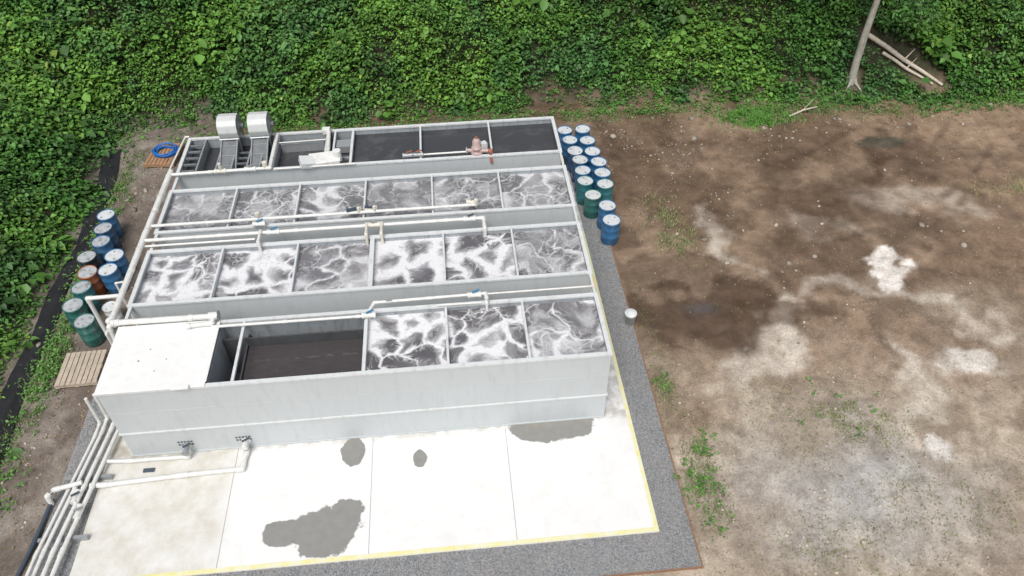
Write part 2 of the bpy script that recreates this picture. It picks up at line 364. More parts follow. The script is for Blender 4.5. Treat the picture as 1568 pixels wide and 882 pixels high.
for q in [(16.3,3.5,2.2,1.25,.95),(15.0,3.8,1.5,1.1,.9),(18.6,3.3,1.1,.5,.6),(15.6,5.6,2.4,.5,.5),(17.3,9.6,2.0,.6,.35)]:
    d=np.hypot((wx-q[0])/q[2],(wy-q[1])/q[3]); wd=np.maximum(wd,sst(1.15,.7,d)*q[4])
for q in [(24.9,11.5,23.6,9.2,.45,.85),(23.6,9.2,20.8,7.9,.5,.7),(24.9,11.3,25.6,8.8,.35,.7),(21.5,9.3,26.8,10.9,.5,.55),(20,9.5,19.2,6.5,.3,.5),(14.6,5.2,17,4.9,.3,.5),(22.3,9.2,22.8,6.6,.25,.6),(26,10.6,29.5,10.2,.4,.45),(20.8,7.9,19.9,5.6,.3,.5),(25.6,8.8,27.5,6.5,.3,.45)]:
    d=seg(wx,wy,*q[:4]); wd=np.maximum(wd,sst(q[4]+.5,q[4]*.3,d)*q[5])
wd=np.maximum(wd,ruts(X,Y)*.55)
col=lerp(col,np.clip(wd*1.1,0,.9),C(.092,.058,.037)); wet=np.maximum(wet,wd)
pud=sst(1.0,.75,np.hypot((X-24.9)/1.3,(Y-11.6)/.38)+(fbm(X*1.5,Y*1.5,44)-.5)*.8); col=lerp(col,pud,C(.10,.085,.06))
pu2=sst(1.0,.3,np.hypot((X-15.7)/.75,(Y-3.65)/.35)+(fbm(X*1.5,Y*1.5,45)-.5)*.8); col=lerp(col,pu2*.7,C(.09,.085,.085))
wet=np.maximum(wet,np.maximum(pud,pu2)*1.3)
lm=sst(-.3,-.9,X); col=lerp(col,lm,C(.17,.14,.115)); col=lerp(col,lm*sst(.45,.65,n2)*.6,C(.29,.26,.22)); wet=wet*(1-lm)
bm=sst(11.0,12.5,Y)*sst(13.5,12,X)*(1-lm); col=lerp(col,bm*.8,C(.13,.085,.055))
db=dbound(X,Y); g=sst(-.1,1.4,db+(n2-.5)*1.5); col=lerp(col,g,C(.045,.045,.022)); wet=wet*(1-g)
col=lerp(col,sst(18,40,db),C(.045,.11,.025))
moss=sst(1.3,.2,np.abs(db+.2))*sst(.5,.65,n); col=lerp(col,moss*.35,C(.09,.12,.04))
npmesh('ground_terrain',np.stack([X,Y,Z],1),gridfaces(len(ax),len(ay)),col,'ground',4,np.clip(wet,0,1),True)

# ------------------------------------------------------------------ pad, gravel strip
b=MB(); xs=[-.65,2.6,6.0,9.4,12.7]
for i in range(4): b.box(xs[i]+(.005 if i else 0),xs[i+1]-(.005 if i<3 else 0),-3.33,11.2,-.2,0,'conc')
pad=b.obj('concrete_pad',bev=.006)
b=MB(); b.box(-.6,12.68,-3.3,11.1,-.19,-.015,'grey'); b.obj('joint_filler',pad)
b=MB()
b.box(.35,12.7,-3.33,-3.22,.001,.004,'yline'); b.box(12.60,12.7,-3.22,7.5,.001,.004,'yline'); b.obj('painted_yellow_line',pad)
b=MB(); b.box(12.70,13.45,-4.25,11.5,-.2,-.035,'gravel'); b.box(-1.6,12.70,-4.25,-3.33,-.2,-.035,'gravel'); b.box(-1.6,-.65,-3.33,3,-.2,-.035,'gravel')
gs=b.obj('gravel_strip')
b=MB(); b.box(13.45,13.48,-4.28,7.2,-.2,-.01,'edge'); b.box(9.6,13.45,-4.28,-4.25,-.2,-.01,'edge'); b.obj('edging_board')

# ------------------------------------------------------------------ tanks
T=.05
def shell(b,x0,x1,y0,y1,z1=H,inner='inner',ribs=True):
    zt=z1-.06
    b.box(x0,x1,y0,y0+T,.004,zt,'paint'); b.box(x0,x1,y1-T,y1,.004,zt,'paint')
    b.box(x0,x0+T,y0+T,y1-T,.004,zt,'paint'); b.box(x1-T,x1,y0+T,y1-T,.004,zt,'paint')
    e=.004
    b.box(x0+T,x1-T,y0+T,y0+T+e,.3,zt,inner); b.box(x0+T,x1-T,y1-T-e,y1-T,.3,zt,inner)
    b.box(x0+T,x0+T+e,y0+T+e,y1-T-e,.3,zt,inner); b.box(x1-T-e,x1-T,y0+T+e,y1-T-e,.3,zt,inner)
    b.box(x0+T,x1-T,y0+T,y1-T,.1,.3,'innerd')
    w=.08;o=.025
    b.box(x0-o,x1+o,y0-o,y0+w,zt,z1,'rim'); b.box(x0-o,x1+o,y1-w,y1+o,zt,z1,'rim')
    b.box(x0-o,x0+w,y0+w,y1-w,zt,z1,'rim'); b.box(x1-w,x1+o,y0+w,y1-w,zt,z1,'rim')
    if ribs:
        for z,hh in ((.92,.05),):
            b.box(x0-.02,x1+.02,y0-.035,y0,z,z+hh,'rim'); b.box(x1,x1+.035,y0,y1,z,z+hh,'rim'); b.box(x0-.035,x0,y0,y1,z,z+hh,'rim')
        b.box(x0-.01,x1+.01,y0-.008,y0,1.72,1.735,'paint'); b.box(x0-.03,x1+.03,y0-.03,y0,.004,.05,'paint')
def beam(b,x,y0,y1,w=.07,z1=H-.004,hh=.07,k='rim'):
    b.box(x-w/2,x+w/2,y0+.08,y1-.08,z1-hh,z1,k)
def sheet(b,x0,x1,y0,y1,z,k): b.add([(x0,y0,z),(x1,y0,z),(x1,y1,z),(x0,y1,z)],[(0,1,2,3)],k)
WZ=H-.19
YA=(0,2.08);YB=(2.86,4.99);YC=(5.76,7.75);YD=(8.54,10.58)
tk=empty('wastewater_treatment_tank')
b=MB(); shell(b,0,12,*YA); 
b.box(2.45,2.49,.054,2.02,.3,H-.07,'inner'); b.box(6.06,6.14,.054,2.02,.3,H-.004,'rim')
b.box(6.02,6.06,.054,2.02,.3,H-.2,'inner')
beam(b,3.06,*YA)
b.box(3.04,3.08,.06,2.02,.3,H-.5,'innerd')
b.box(2.5,6.02,1.66,1.70,.3,H-.28,'innerd')
for x in (8.1,10.05): beam(b,x,*YA,w=.06); b.box(x-.02,x+.02,.06,2.02,.3,WZ+.02,'grey')
b.obj('tank_shell',tk,bev=.006)
b=MB(); b.box(-.03,2.46,-.03,2.1,H+.002,H+.03,'roof'); b.box(2.40,2.49,.095,1.985,H+.031,H+.06,'roof')
b.box(1.72,2.12,-.10,.0,H+.034,H+.09,'roof'); b.cyl((.75,.9,H+.03),(.75,.9,H+.035),.02,'black'); b.cyl((.95,1.25,H+.03),(.95,1.25,H+.035),.015,'black'); b.cyl((1.4,.9,H+.03),(1.4,.9,H+.034),.015,'black'); b.cyl((1.2,.55,H+.03),(1.2,.55,H+.034),.02,'grey')
b.obj('cover_plate',tk,bev=.006)
b=MB(); b.box(3.09,6.01,.07,1.65,1.2,1.95,'media'); b.box(2.5,6.01,1.71,2.02,1.2,1.9,'media'); b.box(2.5,3.03,.07,1.65,.5,1.0,'innerd')
b.obj('filter_media_bed',tk)
foam_surface('foamy_water',tk,6.145,11.94,.055,2.02,WZ,[6.145,8.1,10.05,11.94],1,'foamA',[((1.1,.6),.85,.95),((1.1,.9),.95,1.0),((.95,2.0),1.15,1.35)])
b=MB()
for x0 in (1.2,2.62):
    for i in range(5): b.box(x0+i*.08,x0+i*.08+.055,-.0045,-.0005,.40,.46,'label'); b.box(x0+i*.08,x0+i*.08+.055,-.0045,-.0005,.29,.35,'label')
b.obj('stencil_label',tk)
tk=empty('wastewater_treatment_tank'); b=MB(); shell(b,0,12,*YB)
for x in (2.05,4.1,6.15,8.12,10.05):
    beam(b,x,*YB,w=.12 if x==6.15 else .05); b.box(x-.02,x+.02,YB[0]+.06,YB[1]-.06,.3,WZ+(.1 if x==6.15 else .02),'grey')
b.obj('tank_shell',tk,bev=.006)
foam_surface('foamy_water',tk,.055,11.94,YB[0]+.055,YB[1]-.055,WZ,[.055,2.05,4.1,6.15,8.12,10.05,11.94],2,'foamB',[((1.05,1.2),.75,.8),((1.05,.9),.85,1.0),((.75,2.4),.45,.9),((1.15,.6),1.1,1.25),((1.1,.7),.95,1.3),((.85,2.0),.8,1.2)])
tk=empty('wastewater_treatment_tank'); b=MB(); shell(b,0,12,*YC)
for x in (2.0,3.88,5.86,7.86,9.9):
    beam(b,x,*YC,w=.05); b.box(x-.02,x+.02,YC[0]+.06,YC[1]-.06,.3,WZ+.02,'grey')
b.obj('tank_shell',tk,bev=.006)
foam_surface('foamy_water',tk,.055,11.94,YC[0]+.055,YC[1]-.055,WZ,[.055,2.0,3.88,5.86,7.86,9.9,11.94],3,'foamC',[((.85,2.6),.45,.9),((1.0,1.5),.7,.8),((1.05,1.2),.8,.9),((.75,2.6),.35,.9),((.85,1.9),.6,1.1),((1.0,1.4),.85,1.1)])
tk=empty('wastewater_treatment_tank'); b=MB(); shell(b,0,12,*YD)
for x in (7.54,9.8): beam(b,x,*YD,w=.06); b.box(x-.02,x+.02,YD[0]+.06,YD[1]-.06,.3,WZ+.02,'grey')
for x,w in ((2.86,.16),(4.52,.10),(4.75,.06),(5.33,.08)):
    b.box(x-w/2,x+w/2,YD[0]+.08,YD[1]-.08,H-.09,H-.004,'rim'); b.box(x-w/2+.01,x+w/2-.01,YD[0]+.06,YD[1]-.06,.3,H-.09,'inner')
for x in (.55,1.15,1.62,2.1,2.5): b.box(x-.025,x+.025,YD[0]+.06,YD[1]-.06,1.4,H-.03,'grey')
for i in range(5): b.box(.1,.5,8.75+i*.35,8.82+i*.35,H-.1,H-.04,'dgrey')
for i in range(4): b.box(1.66,2.06,8.8+i*.3,8.84+i*.3,H-.16,H-.1,'dgrey')
b.box(4.8,5.28,9.7,10.1,H-.35,H-.1,'grey'); b.box(4.8,5.28,9.0,9.1,H-.15,H-.08,'grey')
b.box(3.0,4.4,10.0,10.04,H-.4,H-.08,'grey')
b.obj('tank_shell',tk,bev=.006)
b=MB()
for x0,x1 in ((.055,2.77),(2.95,4.46),(4.79,5.28),(5.38,11.94)): sheet(b,x0,x1,YD[0]+.055,YD[1]-.055,WZ-(.03 if x0>5 else .2),'pool')
b.obj('dark_water',tk)
b=MB()
for y0,y1 in ((2.11,2.83),(5.02,5.73),(7.78,8.51)):
    b.box(11.93,11.99,y0,y1,H-.09,H-.02,'rim'); b.box(.02,.1,y0,y1,H-.09,H-.02,'rim')
for y0,y1 in ((2.3,2.72),(7.9,8.35)): b.box(11.99,12.0,y0,y1,H-.35,H-.01,'yellow')
b.obj('tie_plate')

# ------------------------------------------------------------------ screens
def hood(cx,cy):
    e=empty('rotary_screen'); b=MB()
    prof=[(-.32,0),(-.42,.27),(-.37,.5),(-.24,.63),(-.02,.67),(.2,.63),(.36,.5),(.40,.2),(.36,0)]
    z0=H+.2; hw=.30; vs=[]
    for x in (-hw,hw):
        for p,q in prof: vs.append((cx+x,cy+p,z0+q))
    m=len(prof); b.add(vs,[(i,(i+1)%m,m+(i+1)%m,m+i) for i in range(m)],'hoodp'); b.add(vs,[list(range(m)),list(range(m,2*m))[::-1]],'grey')
    b.box(cx-hw-.02,cx+hw+.02,cy-.46,cy-.40,z0+.05,z0+.09,'grey')
    b.obj('hood',e,bev=.02)
    b=MB()
    for x in(-.26,.26):
        for y in(-.3,.3): b.box(cx+x-.025,cx+x+.025,cy+y-.025,cy+y+.025,H-.3,z0,'grey')
    b.cyl((cx+.31,cy+.05,z0+.25),(cx+.43,cy+.05,z0+.25),.09,'dgrey'); b.cyl((cx+.30,cy+.05,z0+.25),(cx+.32,cy+.05,z0+.25),.15,'grey')
    b.obj('frame_and_motor',e)
    b=MB(); b.add([(cx-.25,cy-.4,z0),(cx+.25,cy-.4,z0),(cx+.25,cy-1.6,H-.3),(cx-.25,cy-1.6,H-.3)],[(0,1,2,3)],'dgrey')
    for s in(-.25,.25): b.obox((cx+s,cy-1.0,H-.03),(.03,1.35,.1),(math.radians(22),0,0),'grey')
    for i in range(3): b.obox((cx,cy-.6-i*.35,H+.12-i*.14),(.48,.02,.03),(math.radians(22),0,0),'grey')
    b.obj('chute',e)
hood(1.46,10.38); hood(2.42,10.38)
e=empty('sludge_chute'); b=MB()
b.obox((4.55,8.75,H+.16),(.95,.5,.03),(.15,0,.12),'pvc'); b.obox((4.05,8.62,H+.12),(.5,.42,.2),(.1,.25,.3),'rim'); b.obox((4.55,8.53,H+.08),(.95,.03,.16),(0,0,.12),'pvc')
b.cyl((4.95,8.8,H),(4.95,8.8,H+.36),.13,'pvc'); b.cyl((4.62,9.1,H+.06),(4.55,10.45,H+.06),.06,'pvc'); b.box(4.35,4.6,10.3,10.5,H,H+.18,'pvc'); b.obj('chute_body',e,bev=.01)
e=empty('pump'); b=MB(); px,py=9.32,8.75
b.rev((px,py,H),[(.0,0),(.2,0),(.2,.05),(.1,.07),(.1,.16),(.17,.17),(.17,.2),(.13,.21),(.13,.42),(.1,.48),(.05,.52),(0,.53)],'pink',18)
b.cyl((px-.3,py,H+.1),(px+.4,py-.1,H+.1),.06,'pink'); b.cyl((px-.34,py,H+.1),(px-.3,py,H+.1),.11,'grey'); b.sph((px+.42,py-.12,H+.1),.09,'red'); b.cyl((px+.42,py-.12,H+.1),(px+.45,py-.25,H-.25),.05,'red')
b.cyl((px+.0,py,H+.5),(px+.0,py,H+.58),.04,'red'); b.obox((px+.22,py+.1,H+.18),(.2,.18,.22),(0,0,.4),'rim'); b.obj('pump_body',e)

# ------------------------------------------------------------------ pipes
def pipeobj(name,fn):
    b=MB(); fn(b); return b.obj(name)
def f(b):
    b.tube([(-.12,8.6,H+.1),(-.16,6.0,H+.12),(-.2,2.2,H+.12),(-.14,2.16,H+.12),(2.2,2.14,H+.12)],.075,'pvc',couple=1.9)
    b.tube([(-.2,2.3,H+.1),(-.24,2.1,H+.05),(-.24,2.0,1.5),(-.24,2.0,.1)],.06,'pvc')
    b.cyl((2.2,2.14,H+.12),(2.42,2.14,H+.12),.11,'pvc'); b.cyl((2.42,2.14,H+.12),(2.44,2.14,H+.12),.14,'grey')
    b.tube([(1.75,1.86,H+.12),(2.3,1.9,H+.12),(2.34,2.1,H+.12)],.055,'pvc'); b.cyl((1.7,1.855,H+.12),(1.8,1.865,H+.12),.075,'pvc')
    b.cyl((2.35,1.9,H+.12),(2.35,1.9,H+.24),.05,'pvc')
pipeobj('air_header_pipe',f)
def f(b):
    b.tube([(2.3,1.82,H+.07),(6.15,1.8,H+.07)],.04,'pvc',couple=1.8)
    b.tube([(6.15,1.95,H+.045),(6.3,2.22,H+.1),(9.15,2.26,H+.1),(9.15,1.95,H+.08),(9.15,1.93,WZ)],.04,'pvc',couple=1.4)
    b.tube([(9.15,2.26,H+.08),(11.9,2.26,H+.08)],.025,'pvc',couple=1.4)
    b.valve((6.18,1.8,H+.09)); b.valve((8.85,2.24,H+.1)); b.cyl((6.15,1.9,H+.1),(6.15,1.9,WZ),.04,'pvc')
    b.cyl((9.15,2.0,H+.05),(9.15,2.0,H+.22),.05,'pvc')
    b.cyl((6.6,2.2,H+.1),(6.75,2.2,H+.1),.055,'grey'); b.tube([(7.9,1.96,H+.1),(9.0,1.94,H+.1)],.025,'pvc')
pipeobj('air_distribution_pipe',f)
def f(b):
    b.tube([(-.14,5.93,H+.12),(9.1,5.93,H+.12)],.045,'pvc',couple=2.1)
    b.tube([(2.9,5.93,H+.12),(2.9,5.93,H+.3)],.04,'pvc'); b.cyl((2.9,5.93,H+.24),(2.9,5.93,H+.34),.07,'cream'); b.valve((2.95,5.7,H+.12),h='bluev')
    for x in(5.75,6.2,9.12): b.cyl((x,5.93,H+.1),(x,5.93,H+.3),.05,'cream'); b.valve((x-.1,6.02,H+.16),k='cream',h='grey')
    b.cyl((5.4,6.1,H+.0),(5.4,6.1,H+.25),.04,'grey'); b.obox((5.55,5.95,H+.22),(.3,.07,.08),(0,0,.2),'conduit'); b.obox((6.05,5.98,H+.25),(.25,.06,.06),(0,0,-.1),'conduit')
    b.tube([(9.12,5.93,H+.12),(9.12,6.2,H+.1),(9.12,6.2,WZ)],.04,'pvc')
pipeobj('air_distribution_pipe',f)
def f(b):
    b.tube([(-.16,5.3,H+.12),(9.3,5.3,H+.12),(9.3,4.85,H+.12),(9.3,4.85,WZ-.1)],.052,'pvc',couple=2.1)
    for x in(3.05,6.0,6.42): b.tube([(x,5.3,H+.12),(x,5.3,H+.18),(x,4.84,H+.18),(x,4.84,WZ-.1)],.042,'cream' if x>4 else 'pvc')
    b.valve((6.2,5.3,H+.13),k='cream',h='grey'); b.valve((3.4,5.3,H+.12),h='bluev'); b.valve((8.9,5.3,H+.12),k='pvc',h='conduit')
    b.tube([(-.1,5.12,H+.06),(2.9,5.12,H+.06)],.03,'pvc')
pipeobj('air_distribution_pipe',f)
def f(b):
    b.tube([(-.1,8.42,H+.1),(2.9,8.46,H+.1),(2.9,9.2,H+.1),(2.9,10.4,H+.08)],.05,'pvc',couple=1.2)
    b.tube([(3.0,8.44,H+.06),(5.5,8.46,H+.06)],.025,'pvc'); b.valve((1.4,8.45,H+.1),k='cream',h='grey'); b.valve((2.3,8.46,H+.1),k='pvc',h='grey')
    b.cyl((1.42,8.45,H+.1),(1.42,8.45,H+.38),.05,'cream'); b.cyl((2.75,8.5,H+.1),(2.75,8.5,H+.3),.08,'cream')
    b.tube([(7.0,8.72,H+.06),(9.3,8.74,H+.06)],.03,'pvc'); b.valve((7.15,8.72,H+.07),k='grey',h='red'); b.valve((7.45,8.72,H+.07),k='grey',h='red')
    b.tube([(3.0,9.9,H+.05),(4.5,9.95,H+.05)],.02,'pvc')
pipeobj('feed_pipe',f)
def f(b):
    b.tube([(.0,10.62,H+.03),(-.12,10.62,H+.03),(-.3,8.6,H-.05),(-.38,5.9,H-.1),(-.4,3.0,H-.1),(-.34,2.0,H-.1),(-.34,2.0,.1)],.028,'pvc',n=8)
    b.tube([(-1.15,3.3,0),(-1.15,3.3,H-.05),(-.3,3.32,H-.05)],.055,'pvc')
    b.tube([(-.35,4.1,H-.25),(-.8,4.2,H-.4),(-.8,4.2,0)],.03,'pvc')
pipeobj('riser_pipe',f)
def f(b):
    for i,(x,r,z) in enumerate([(-1.34,.042,.2),(-1.17,.045,.24),(-.97,.052,.22),(-.78,.052,.2)]):
        b.tube([(x-.42,-7.5,z),(x-.1,-2.6,z),(x+.30,.6+.1*i,z),(x+.30,1.0+.12*i,z),(x+.32,1.0+.12*i,1.2)],r,'pvc',couple=1.7)
    for y in(-4.2,-2.2,-.6): b.box(-1.75+(y+4.2)*.09,-.6+(y+4.2)*.07,y-.04,y+.04,-.05,.14,'grey')
    b.valve((-.98,-1.2,.24),ax='y',h='conduit'); b.valve((-.8,-1.6,.22),ax='y',h='grey')
pipeobj('pipe_bundle',f)
def f(b):
    b.tube([(1.42,0,.3),(1.42,-.2,.3),(1.42,-.22,.1),(.0,-.2,.1),(-.62,-.18,.14)],.05,'pvc'); b.cyl((1.42,-.02,.3),(1.42,-.05,.3),.1,'pvc'); b.valve((1.42,-.14,.34),ax='y',k='grey',h='conduit')
    b.tube([(2.86,0,.3),(2.86,-.18,.3),(2.86,-.2,.1),(2.82,-.72,.1),(1.4,-.75,.1),(-.5,-.84,.1),(-.78,-.86,.16)],.06,'pvc',couple=1.7); b.cyl((2.86,-.02,.3),(2.86,-.05,.3),.12,'pvc'); b.valve((2.86,-.12,.34),ax='y',k='pvc',h='conduit')
    b.tube([(-.9,-.86,.32),(-1.5,-1.0,.32),(-1.62,-1.15,.3),(-1.62,-1.2,.0)],.06,'pvc'); b.box(.35,.62,-.52,-.42,.001,.04,'conduit')
pipeobj('drain_pipe',f)
def f(b):
    pts=[(-1.62,-1.1,.05),(-1.7,-2.2,.02),(-1.85,-3.4,.0),(-2.3,-5.2,.0),(-2.6,-7.5,0)]
    b.tube(pts,.05,'conduit')
pipeobj('drain_hose',f)

# ------------------------------------------------------------------ barrels
def barrelmesh(k,lid):
    b=MB(); r=.285;h=.88
    prof=[(r*.93,0),(r,.03),(r*1.0,.27),(r*1.035,.29),(r*1.035,.31),(r,.33),(r,.56),(r*1.035,.58),(r*1.035,.60),(r,.62),(r*.98,h-.07),(r*1.03,h-.05),(r*1.03,h),(r*.97,h),(r*.96,h-.025)]
    b.rev((0,0,0),prof,'b_'+k,28); b.rev((0,0,0),[(r*.96,h-.025),(0,h-.02)],lid,28)
    for x in(-.17,.17): b.cyl((x,0,h-.025),(x,0,h-.005),.03,'grey',n=10)
    return b.mesh('barrel_'+k)
bm_={}
def barrel(x,y,k,lid='lidw',sc=1.0):
    if (k,lid) not in bm_: bm_[(k,lid)]=barrelmesh(k,lid)
    o=bpy.data.objects.new('barrel',bm_[(k,lid)]); S.collection.objects.link(o)
    o.location=(x,y,float(terr(np.array([x]),np.array([y]))[0])+ (0.03)); o.rotation_euler=(random.uniform(-.03,.03),random.uniform(-.03,.03),random.uniform(0,6)); o.scale=(sc*random.uniform(.96,1.0),)*2+(sc*random.uniform(.95,1.03),)
for x,y,k in [(12.7,12.3,'blue'),(12.8,11.7,'blue'),(12.9,11.05,'dblue'),(12.98,10.42,'dblue'),(13.02,9.8,'blue'),(12.95,9.15,'teal'),(13.1,8.4,'green'),
   (13.4,12.3,'blue'),(13.45,11.6,'blue'),(13.52,10.9,'blue'),(13.6,10.25,'blue'),(13.62,9.55,'blue'),(13.62,8.9,'teal'),(13.45,7.75,'blue'),(13.45,7.0,'blue')]:
    barrel(x,y,k)
for x,y,k,l in [(-2.84,8.96,'blue','lidw'),(-2.74,8.32,'dblue','lidk'),(-2.65,7.65,'blue','lidk'),(-2.06,6.99,'blue','lidw'),(-2.88,6.96,'blk','lidk'),(-2.04,6.3,'blue','lidw'),(-2.66,6.27,'orange','lidk'),(-2.62,5.56,'teal','lidk'),(-2.66,4.85,'green','lidk'),(-2.15,4.2,'green','lidk')]:
    barrel(x,y,k,l)
barrel(-1.72,4.95,'white','lidw',.72)
b=MB(); b.rev((13.37,3.3,-.035),[(.0,0),(.14,0),(.165,.34),(.18,.34),(.18,.40),(.17,.41),(0,.415)],'b_white',20); b.rev((13.37,3.3,-.035),[(.182,.35),(.188,.355),(.182,.36)],'grey',20); b.obj('plastic_bucket')

# ------------------------------------------------------------------ pallets & hose
def pallet(cx,cy,w,d,rot,k):
    e=empty('wooden_pallet'); z0=-.03; b=MB(); R=Matrix.Rotation(rot,3,'Z')
    def bx(x,y,z,sx,sy,sz): p=R@Vector((x,y,0)); b.obox((cx+p.x,cy+p.y,z0+z),(sx,sy,sz),(0,0,rot+random.uniform(-.01,.01)),k)
    for y in(-d/2+.05,0,d/2-.05): bx(0,y,.055,w,.09,.09)
    nsl=8
    for i in range(nsl): bx(-w/2+(i+.5)*w/nsl,0,.111,w/nsl*.84,d,.022)
    for i in(0,3.5,7): bx(-w/2+(i+.5)*w/nsl,0,.005,.1,d,.018)
    b.obj('slats',e); return e
pallet(-2.17,3.07,1.12,1.2,.03,'wood'); pallet(-2.22,13.5,1.1,1.4,-.08,'woodo')
b=MB(); pts=[]
for i in range(150):
    t=i/150*2*math.pi*5; r=.28+.05*math.sin(t*.37)+.12*i/150; pts.append((-2.15+r*1.15*math.cos(t)+.03*math.sin(i*.3),13.55+r*math.sin(t),.12+.035*(i//30)+.02*math.sin(t*3.1)))
for i in range(149): b.cyl(pts[i],pts[i+1],.028,'hose',n=6,cap=False)
b.obj('coiled_hose')

# ------------------------------------------------------------------ liner
lp=[(-4.25,14.2),(-4.1,12.5),(-3.85,10.5),(-3.78,8.6),(-3.85,6.3),(-3.84,3.9),(-3.74,1.6),(-3.6,-1),(-3.7,-4),(-3.9,-8)]
ly=np.arange(14.2,-8,-.12); lx=np.interp(-ly,[-q[1] for q in lp],[q[0] for q in lp])+.05*np.sin(ly*1.7)
V=[];us=np.linspace(-.5,.5,9)
for i,(x,y) in enumerate(zip(lx,ly)):
    wd_=.46+.2*float(fbm(np.array([y*.9]),np.array([2.]),60)[0])
    for u in us: V.append((x+u*wd_,y,0))
V=np.array(V); V[:,2]=terr(V[:,0],V[:,1])+.03+.06*fbm(V[:,0]*4,V[:,1]*4,61); k=len(us)
F=np.array([(i*k+j,i*k+j+1,(i+1)*k+j+1,(i+1)*k+j) for i in range(len(ly)-1) for j in range(k-1)])
npmesh('drainage_ditch_liner',V,F,np.full((len(V),3),.02),'black',4,None,True)

# ------------------------------------------------------------------ leaves
TPL=np.array([[0,0,0],[.28,.46,.07],[.7,.34,.05],[1,0,-.1],[.7,-.34,.05],[.28,-.46,.07]])
def leaves(name,P,az,pitch,roll,L,W,col,mat='leaf'):
    N=len(P); d=np.stack([np.cos(az)*np.cos(pitch),np.sin(az)*np.cos(pitch),np.sin(pitch)],1)
    s=np.stack([-np.sin(az),np.cos(az),np.zeros(N)],1); nn=np.cross(d,s)
    s2=s*np.cos(roll)[:,None]+nn*np.sin(roll)[:,None]; n2=np.cross(d,s2)
    V=P[:,None,:]+TPL[None,:,0:1]*L[:,None,None]*d[:,None,:]+TPL[None,:,1:2]*W[:,None,None]*s2[:,None,:]+TPL[None,:,2:3]*L[:,None,None]*n2[:,None,:]
    o=np.arange(N)[:,None]*6
    F=np.concatenate([o+np.array([[0,1,2,3]]),o+np.array([[0,3,4,5]])],1).reshape(-1,4)
    c=np.repeat(col,6,0)
    return npmesh(name,V.reshape(-1,3),F,c,mat,4)
def cover(x,y):
    d=dbound(x,y)
    m=fbm(x*.45,y*.45,70,4); m2=fbm(x*1.3,y*1.3,75,3)
    return sst(-.3,2.2,d)*(.2+1.8*m*m+.9*(m2-.3))
NP=76000
x=RNG.uniform(-14,34,NP*2); y=RNG.uniform(-7,22.5,NP*2); d=dbound(x,y)
far=sst(5.5,8,d)
keep=(d>-.7)&(d<9.0)&(RNG.random(len(x))>far*.85)
gap=fbm(x*.9,y*.9,80,3)
keep&=RNG.random(len(x))<sst(-.9,.7,d+(gap-.5)*2.6)*(.6+.4*sst(.3,.42,gap))
LOG=[(25.9,16.5,28.4,14.9),(26.3,16.1,28.1,14.9)]
for q in LOG: keep&=(seg(x,y,*q)>.3+.35*fbm(x*2,y*2,88,2))
keep&=np.hypot(x-25.2,y-15.4)>.4
x=x[keep];y=y[keep];d=d[keep]
NPl=len(x); K=6
tone=fbm(x*.35,y*.35,90,3); tone2=fbm(x*1.5,y*1.5,91,2); tone3=fbm(x*.8,y*.8,97,3)
big=(RNG.random(NPl)<.010)
sc=(.46+.66*fbm(x*.6,y*.6,95,2))*RNG.uniform(.75,1.25,NPl); sc=np.where(big,sc*2.1,sc)
hf=RNG.uniform(.25,1.05,NPl)
base=terr(x,y)+cover(x,y)*hf+np.where(big,.3,0)
light=np.array([.135,.29,.043]); mid=np.array([.072,.19,.034]); dark=np.array([.024,.075,.019]); blue=np.array([.065,.165,.055])
t=np.clip((tone-.32)/.36,0,1)[:,None]; pc=mid*(1-t)+light*t
t=sst(.52,.66,tone3)[:,None]; pc=pc*(1-t*.6)+blue*t*.6
t=np.clip((.5-tone2)*3,0,1)[:,None]; pc=pc*(1-t*.55)+dark*t*.55
pc=pc*(.5+.5*sst(.3,.85,hf))[:,None]  # shade inside the canopy painted in: lower leaves get a darker colour
pc=pc*(1-.42*sst(16.5,19.5,y)*sst(12,16,x))[:,None]  # tree shade on the back right slope, painted into the leaf colour
xi=np.repeat(np.arange(NPl),K); N=len(xi)
az=RNG.uniform(0,2*np.pi,NPl)[xi]+np.tile(np.arange(K)*2.4,NPl)+RNG.uniform(-.3,.3,N)
rr=RNG.uniform(.02,.16,N)*sc[xi]
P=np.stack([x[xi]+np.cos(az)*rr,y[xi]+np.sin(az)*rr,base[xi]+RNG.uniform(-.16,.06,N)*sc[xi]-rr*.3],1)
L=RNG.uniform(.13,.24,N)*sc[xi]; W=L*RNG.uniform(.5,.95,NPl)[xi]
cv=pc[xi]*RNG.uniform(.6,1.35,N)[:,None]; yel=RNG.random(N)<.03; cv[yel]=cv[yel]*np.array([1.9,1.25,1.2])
leaves('hillside_foliage',P,az,RNG.uniform(-.75,.25,N),RNG.uniform(-.5,.5,N),L,W,cv)

